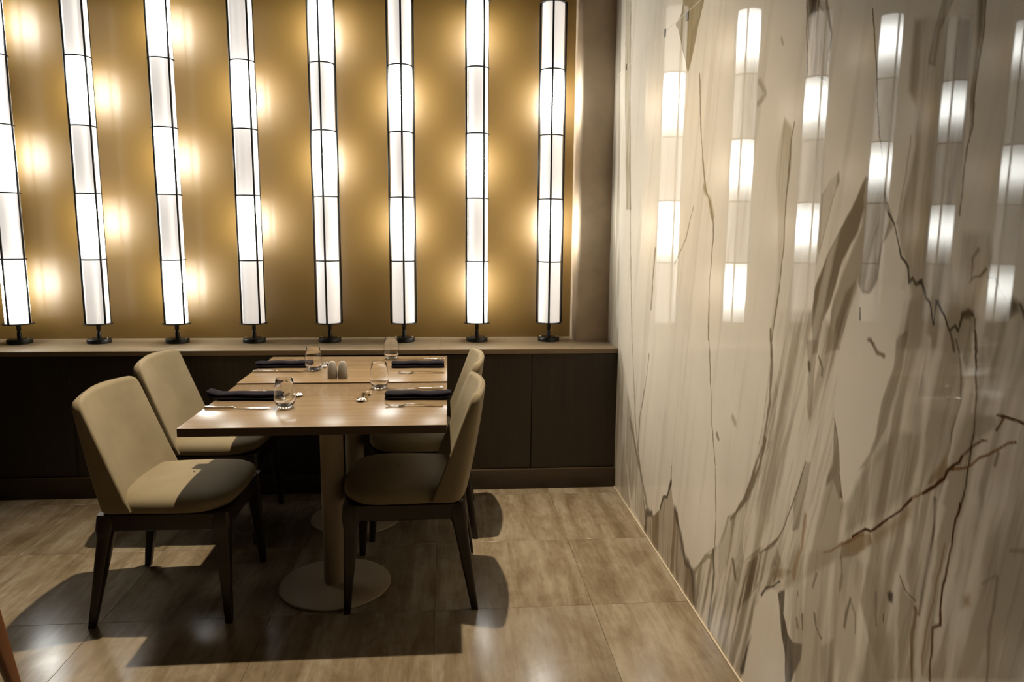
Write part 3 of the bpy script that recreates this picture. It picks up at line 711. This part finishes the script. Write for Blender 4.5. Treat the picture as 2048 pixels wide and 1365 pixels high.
# ------------------------------------------------------------------ velvet dining chairs, built facing +x
def chair_parts(t):
    # backrest
    def plan(w, xf, xr, conc, zf, arch):
        cr = conc * .8
        th = xf - xr; rf = min(.012, th * .42); rr = min(.032, th * .5); pts = []
        def z(y): return zf + arch * (1 - min(1, abs(y) / max(w, .01)) ** 2)
        def cv(y): return conc * (1 - min(1, abs(y) / w) ** 2)
        def cb(y): return cr * (1 - min(1, abs(y) / w) ** 2)
        for k in range(13):
            y = (w - rf) * (-1 + 2 * k / 12); pts.append((xf - cv(y), y, z(y)))
        for k in range(1, 5):
            a = PI / 2 * k / 4; y = w - rf + rf * math.sin(a); pts.append((xf - rf + rf * math.cos(a) - cv(w - rf) * (1 - k / 4), y, z(y)))
        for k in range(0, 7):
            a = PI / 2 + PI / 2 * k / 6; y = w - rr + rr * math.sin(a); pts.append((xr + rr + rr * math.cos(a) - cb(w - rr) * k / 6, y, z(y)))
        for k in range(1, 10):
            y = (w - rr) * (1 - 2 * k / 10); pts.append((xr - cb(y), y, z(y)))
        for k in range(0, 7):
            a = PI + PI / 2 * k / 6; y = -(w - rr) + rr * math.sin(a); pts.append((xr + rr + rr * math.cos(a) - cb(w - rr) * (1 - k / 6), y, z(y)))
        for k in range(0, 4):
            a = 1.5 * PI + PI / 2 * k / 4; y = -(w - rf) + rf * math.sin(a); pts.append((xf - rf + rf * math.cos(a) - cv(w - rf) * k / 4, y, z(y)))
        return pts
    z0, zt, R = .424, .832, .042
    zs = [z0, z0 + .006] + [z0 + .006 + (zt - .075 - z0) * k / 9 for k in range(1, 10)] + [zt - R + R * math.sin(PI / 2 * k / 8) for k in range(1, 9)]
    rings = []
    for q in zs:
        v = (q - z0) / (zt - z0)
        w = .254 - .012 * v
        xr = -.182 - .082 * v - .006 * math.sin(PI * v)
        xf = -.074 - .158 * v ** 0.95
        top = max(0, (q - (zt - R)) / R)
        w = w - R + R * math.sqrt(max(0, 1 - top ** 2)) if top > 0 else w
        tt = max(0, (q - (zt - .016)) / .016)
        sh = (xf - xr) * .5 * (1 - math.sqrt(max(.02, 1 - tt ** 2)))
        bt = .006 if q == z0 else 0
        rings.append(plan(w - bt, xf - sh - bt, xr + sh + bt, .05 - .012 * v, q, .012 * max(0, v - .3)))
    last = rings[-1]
    ym = {}
    n = len(last)
    def other(i):                                        # x of the opposite face at the same y, to close the crest along its middle line
        y = last[i][1]; best = None
        for a in range(n):
            p, q = last[a], last[(a + 1) % n]
            if abs(a - i) > 1 and abs((a + 1) % n - i) > 1 and min(p[1], q[1]) <= y <= max(p[1], q[1]) and p[1] != q[1]:
                x = p[0] + (q[0] - p[0]) * (y - p[1]) / (q[1] - p[1])
                if best is None or abs(x - last[i][0]) > abs(best - last[i][0]): best = x
        return best if best is not None else last[i][0]
    mid = [((last[i][0] + other(i)) / 2, last[i][1], last[i][2] + .002) for i in range(n)]
    half = [((a[0] + b_[0]) / 2, a[1], a[2] + .0014) for a, b_ in zip(last, mid)]
    bm = bmesh.new(); loft(bm, rings + [half, mid], True, False); bobj('backrest', bm, M['velvet'], t, True, angle=60)
    # seat cushion
    def sp(ins, z, fx):
        pts = []
        x0, x1 = -.19 + ins, .252 - ins + fx
        wr, wf = .226 - ins, .249 - ins
        rc = max(.05, .125 - ins * .45)
        raw = [(x0, -wr), (x0, wr)]
        out = []
        for k in range(9): out.append((x0, -wr + 2 * wr * k / 8))
        for k in range(1, 9):
            s = k / 9; out.append((x0 + (x1 - rc - x0) * s, wr + (wf - wr) * s + .006 * math.sin(PI * s)))
        for k in range(0, 9):
            a = PI / 2 * (1 - k / 8); out.append((x1 - rc + rc * math.cos(a), wf - rc + rc * math.sin(a)))
        for k in range(1, 8):
            y = (wf - rc) * (1 - 2 * k / 8); out.append((x1 + .009 * (1 - (y / (wf - rc)) ** 2), y))
        for k in range(0, 9):
            a = -PI / 2 * k / 8; out.append((x1 - rc + rc * math.cos(a), -(wf - rc) + rc * math.sin(a)))
        for k in range(1, 9):
            s = 1 - k / 9; out.append((x0 + (x1 - rc - x0) * s, -(wr + (wf - wr) * s + .006 * math.sin(PI * s))))
        return [(x, y, z) for x, y in out]
    prof = [(.012, .418, -.022), (.003, .421, -.016), (.0, .428, -.010), (.0, .440, -.002), (.003, .452, .003), (.010, .462, .006), (.022, .470, .006), (.045, .478, .004), (.08, .484, .002), (.12, .488, 0), (.16, .4905, 0), (.20, .4915, 0)]
    bm = bmesh.new(); loft(bm, [sp(*q) for q in prof]); bobj('seat', bm, M['velvet'], t, True)
    # dark wooden rail under the cushion
    bm = bmesh.new()
    o = lambda i, z: rrect(-.205 + i, .245 - i, -.238 + i, .238 - i, .05, z, 5)
    ring = [o(.004, .417), o(0, .413), o(0, .358), o(.004, .354), o(.024, .354), o(.024, .417)]
    loft(bm, ring + [ring[0]], False, False); bmesh.ops.remove_doubles(bm, verts=bm.verts, dist=1e-5)
    bobj('seat_frame', bm, M['leg_wood'], t, True, angle=40)
    box('seat_board', (-.18, -.212, .405), (.22, .212, .4178), M['leg_wood'], t)
    # legs
    for sx in (1, -1):
        for sy in (1, -1):
            tx, fx = (.215, .236) if sx > 0 else (-.178, -.243)
            ty, fy = .206, .249
            rings = []
            for z, s in ((.416, .031), (.365, .034), (.345, .030), (.325, .0265), (.29, .0245), (.22, .022), (.12, .0175), (.03, .014), (.004, .0132), (0, .012)):
                u = 1 - z / .39
                c = (tx + (fx - tx) * max(0, u), sy * (ty + (fy - ty) * max(0, u)))
                rings.append([(c[0] + px, c[1] + py, z) for px, py, _ in rrect(-s, s, -s, s, s * .45, 0, 3)])
            bm = bmesh.new(); loft(bm, rings); bobj('leg', bm, M['leg_wood'], t, True, angle=50)

CH = 'sand velvet dining chairs'
c0 = thing('dining_chair', 'sand velvet dining chair at the left front with its seat half in shade', 'chair', (-1.972, -1.068, 0), 0, CH)
chair_parts(c0)
copy_thing(c0, (-2.045, -0.385, 0), 0, 'sand velvet dining chair at the left behind the near chair, close to the cabinets')
copy_thing(c0, (-1.080, -1.035, 0), PI, 'sand velvet dining chair at the near right side of the front table')
copy_thing(c0, (-1.052, -0.392, 0), PI, 'sand velvet dining chair at the far right, partly hidden by the near right chair')
edge_chair = copy_thing(c0, (-2.542, -1.886, 0), PI - 0.4, 'chair of which only one reddish wooden leg shows in the bottom left corner')
for ch in edge_chair.children:
    if ch.name.startswith(('leg', 'seat_frame')):
        ch.material_slots[0].link = 'OBJECT'; ch.material_slots[0].material = M['leg_red']

# ------------------------------------------------------------------ table ware
T, T2 = 0.757, 0.763
def strip(bm, st, n=4, th=.0016):
    """st: (x, y centre, half width, z, dish) stations; a thin bar with a curved cross section"""
    rings = []
    for x, yc, w, z, dish in st:
        w = w * (1.25 if abs(yc) < 1e-6 else 1.1)
        up = [(x, yc - w + 2 * w * k / n, z - dish * (1 - (2 * k / n - 1) ** 2)) for k in range(n + 1)]
        lo = [(px, py, pz - th) for px, py, pz in reversed(up)]
        rings.append(up + lo)
    loft(bm, rings)

def fork(name, label, L, loc, ang, group):
    t = thing(name, label, 'fork', loc, ang, group); k = L / .20
    bm = bmesh.new()
    strip(bm, [(0, 0, .0065 * k, .003, 0), (.004 * k, 0, .008 * k, .0032, 0), (.05 * k, 0, .0055 * k, .006, 0), (.09 * k, 0, .0035 * k, .0105, 0), (.12 * k, 0, .003 * k, .0105, 0), (.13 * k, 0, .0035 * k, .0095, 0)], th=.0022)
    bobj('handle', bm, M['steel'], t, True, angle=45)
    bm = bmesh.new()
    strip(bm, [(.13 * k, 0, .0035 * k, .0095, 0), (.138 * k, 0, .009 * k, .006, .001), (.147 * k, 0, .0118 * k, .0035, .0015), (.156 * k, 0, .012 * k, .0025, .0015)])
    for i in range(4):
        yc = (-.0093 + .0062 * i) * k
        strip(bm, [(.155 * k, yc, .0023 * k, .0022, 0), (.175 * k, yc, .0018 * k, .0035, 0), (.19 * k, yc, .0015 * k, .0065, 0), (.2 * k, yc, .0007 * k, .010, 0)], 2)
    bobj('tines', bm, M['steel'], t, True, angle=45)
    return t

def knife(name, label, L, loc, ang, group):
    t = thing(name, label, 'knife', loc, ang, group); k = L / .24
    bm = bmesh.new()
    rings = []
    for x, w, h in ((0, .0075, .007), (.003, .0088, .009), (.05, .0078, .009), (.1, .0058, .0085), (.108, .005, .007), (.112, .0045, .005)):
        rings.append([(x * k, py, pz + h / 2 + .0004) for py, pz, _ in rrect(-w, w, -h / 2, h / 2, h * .3, 0, 3)])
    loft(bm, rings); bobj('handle', bm, M['steel'], t, True, angle=50)
    bm = bmesh.new()
    rings = []
    for x, a, c in ((.11, -.004, .0045), (.125, -.0095, .005), (.17, -.0105, .005), (.215, -.009, .0045), (.232, -.004, .004), (.24, .001, .003)):
        rings.append([(x * k, a, .0035), (x * k, c, .0022), (x * k, c, .0048), (x * k, a, .0042)])
    loft(bm, rings); bobj('blade', bm, M['steel'], t)
    return t

def spoon(name, label, L, loc, ang, group):
    t = thing(name, label, 'spoon', loc, ang, group); k = L / .17
    bm = bmesh.new()
    strip(bm, [(0, 0, .0055 * k, .003, 0), (.004 * k, 0, .007 * k, .0032, 0), (.05 * k, 0, .0045 * k, .007, 0), (.09 * k, 0, .0028 * k, .010, 0), (.115 * k, 0, .0028 * k, .009, 0)], th=.002)
    bobj('handle', bm, M['steel'], t, True, angle=45)
    bm = bmesh.new()
    strip(bm, [(.115 * k, 0, .003 * k, .009, 0), (.122 * k, 0, .0105 * k, .0075, .003), (.135 * k, 0, .0165 * k, .007, .0052), (.15 * k, 0, .0165 * k, .007, .0052), (.163 * k, 0, .0105 * k, .0078, .003), (.17 * k, 0, .002 * k, .009, .0003)], 6, .0012)
    bobj('bowl', bm, M['steel'], t, True)
    return t

def tumbler(loc, label, seed=0):
    t = thing('tumbler', label, 'glass', loc, seed, 'stemless tumblers on the tables')
    out = [(.0005, 0), (.019, 0), (.0225, .0012), (.027, .006), (.0345, .017), (.039, .03), (.0403, .045), (.0395, .06), (.0365, .08), (.0333, .098), (.031, .1125), (.0306, .1135)]
    inn = [(.0302, .1128), (.0355, .08), (.0385, .06), (.0393, .045), (.0379, .031), (.033, .019), (.024, .0125), (.012, .0105), (.0005, .010)]
    bm = bmesh.new(); add_lathe(bm, out + inn, 48); bobj('bowl', bm, M['glass'], t, True)
    return t

def napkin(x0, x1, y, label, curl, rot=0.0, zt=T):
    L = x1 - x0
    t = thing('napkin', label, 'napkin', ((x0 + x1) / 2, y, zt), rot, 'folded napkins on the tables')
    def layer(za, zb, w0, dy, nm, bulge):
        rings = []
        n = 18
        for k in range(n + 1):
            s = k / n; x = -L / 2 + L * s
            e = min(1, math.sin(PI * min(max(s, .0), 1)) * 9 + .25)
            w = w0 * (.94 + .06 * math.sin(s * 9 + dy * 300)) * (.9 + .1 * e)
            lift = .0 
            if curl < 0: lift = .012 * max(0, 1 - s / .16) ** 1.5
            if curl > 0: lift = .006 * max(0, 1 - (1 - s) / .14) ** 1.5
            wob = .0012 * math.sin(s * 14 + bulge)
            h = (zb - za) / 2 * (.55 + .45 * e)
            c = (za + zb) / 2 + lift + wob * (1 if za > .006 else 0)
            rings.append([(x, dy + math.copysign(abs(math.cos(a)) ** .55, math.cos(a)) * w, c + math.copysign(abs(math.sin(a)) ** .8, math.sin(a)) * h) for a in [2 * PI * i / 20 for i in range(20)]])
        bm = bmesh.new(); loft(bm, rings); bobj(nm, bm, M['napkin'], t, True, angle=70)
    layer(.0006, .0145, .036, .0, 'lower_fold', 0)
    layer(.0138, .028, .034, .002, 'upper_fold', 2)
    return t

KG, FG, DF, DS = 'table knives', 'table forks', 'dessert forks', 'dessert spoons'
def ang(a, b_): return math.atan2(b_[1] - a[1], b_[0] - a[0])
# near left setting
knife('table_knife', 'steel table knife at the near left table corner', .25, (-1.846, -1.122, T), ang((-1.85, -1.116), (-1.60, -1.141)), KG)
fork('table_fork', 'steel table fork behind the near left napkin', .215, (-1.836, -0.862, T), ang((-1.834, -.862), (-1.62, -.866)), FG)
napkin(-1.878, -1.592, -0.975, 'dark folded napkin hanging over the left table edge beside the near left tumbler', -1, -.05)
tumbler((-1.549, -1.128, T), 'clear tumbler nearest the camera at the near left setting')
spoon('dessert_spoon', 'small steel spoon behind the nearest tumbler, at the near left setting', .165, (-1.555, -1.075, T), ang((-1.56, -1.06), (-1.543, -.9)), DS)
fork('dessert_fork', 'small steel fork beside the spoon behind the nearest tumbler', .16, (-1.582, -0.890, T), ang((-1.58, -.89), (-1.585, -1.05)), DF)
# near right setting
knife('table_knife', 'steel table knife behind the near right napkin', .235, (-0.957, -0.824, T), ang((-.958, -.824), (-1.19, -.848)), KG)
fork('table_fork', 'steel table fork in front of the near right napkin', .22, (-0.953, -1.137, T), ang((-.954, -1.14), (-1.17, -1.133)), FG)
napkin(-1.185, -0.924, -0.998, 'dark folded napkin hanging over the right table edge at the near right setting', 1, -.03)
tumbler((-1.226, -0.806, T), 'clear tumbler right of the shakers at the near right setting')
spoon('dessert_spoon', 'small steel spoon in front of the near right tumbler', .165, (-1.281, -0.895, T), ang((-1.281, -.895), (-1.275, -1.06)), DS)
fork('dessert_fork', 'small steel fork beside the spoon in front of the near right tumbler', .16, (-1.257, -1.05, T), ang((-1.257, -1.05), (-1.26, -.9)), DF)
# far right setting
knife('table_knife', 'steel table knife behind the far right napkin, nearest the cabinets', .235, (-0.950, -0.152, T2), ang((-.948, -.154), (-1.174, -.152)), KG)
fork('table_fork', 'steel table fork in front of the far right napkin', .215, (-0.952, -0.505, T2), ang((-.954, -.505), (-1.163, -.508)), FG)
napkin(-1.208, -0.953, -0.345, 'dark folded napkin lying flat at the far right setting', 0, 0.0, T2)
tumbler((-1.226, -0.127, T2), 'clear tumbler at the far right setting, rising over the oak ledge')
spoon('dessert_spoon', 'small steel spoon left of the far right napkin', .165, (-1.270, -0.245, T2), ang((-1.27, -.245), (-1.266, -.41)), DS)
fork('dessert_fork', 'small steel fork beside the spoon left of the far right napkin', .16, (-1.247, -0.395, T2), ang((-1.247, -.395), (-1.25, -.24)), DF)
# far left setting
knife('table_knife', 'steel table knife in front of the far left napkin', .245, (-1.843, -0.441, T2), ang((-1.843, -.441), (-1.602, -.452)), KG)
fork('table_fork', 'steel table fork behind the far left napkin', .215, (-1.843, -0.168, T2), ang((-1.843, -.167), (-1.63, -.175)), FG)
napkin(-1.858, -1.592, -0.318, 'dark folded napkin at the far left setting near the cabinets', -.0, 0.02, T2)
tumbler((-1.570, -0.418, T2), 'clear tumbler left of the shakers at the far left setting')
spoon('dessert_spoon', 'small steel spoon beside the far left tumbler', .165, (-1.545, -0.385, T2), ang((-1.545, -.385), (-1.533, -.22)), DS)
fork('dessert_fork', 'small steel fork beside the spoon at the far left tumbler', .16, (-1.525, -0.215, T2), ang((-1.525, -.215), (-1.534, -.37)), DF)

def shaker(loc, label, holes):
    t = thing('shaker', label, 'shaker', loc, 0, 'white shakers')
    bm = bmesh.new()
    add_lathe(bm, [(.017, 0), (.0205, .001), (.0222, .006), (.0226, .022), (.0212, .04), (.0183, .058), (.0148, .07), (.0125, .0755), (.009, .078), (.001, .0785)], 32)
    bobj('body', bm, M['porcelain'], t, True)
    for k in range(holes):
        a = 2 * PI * k / holes
        bm = bmesh.new(); add_lathe(bm, [(.001, 0), (.001, .0006)], 8, (.004 * math.cos(a), .004 * math.sin(a), .0779))
        bobj('hole', bm, M['hole'], t)
shaker((-1.453, -0.606, T2), 'white porcelain shaker, left one of the pair on the far table', 3)
shaker((-1.4065, -0.608, T2), 'white porcelain shaker, right one of the pair on the far table', 5)
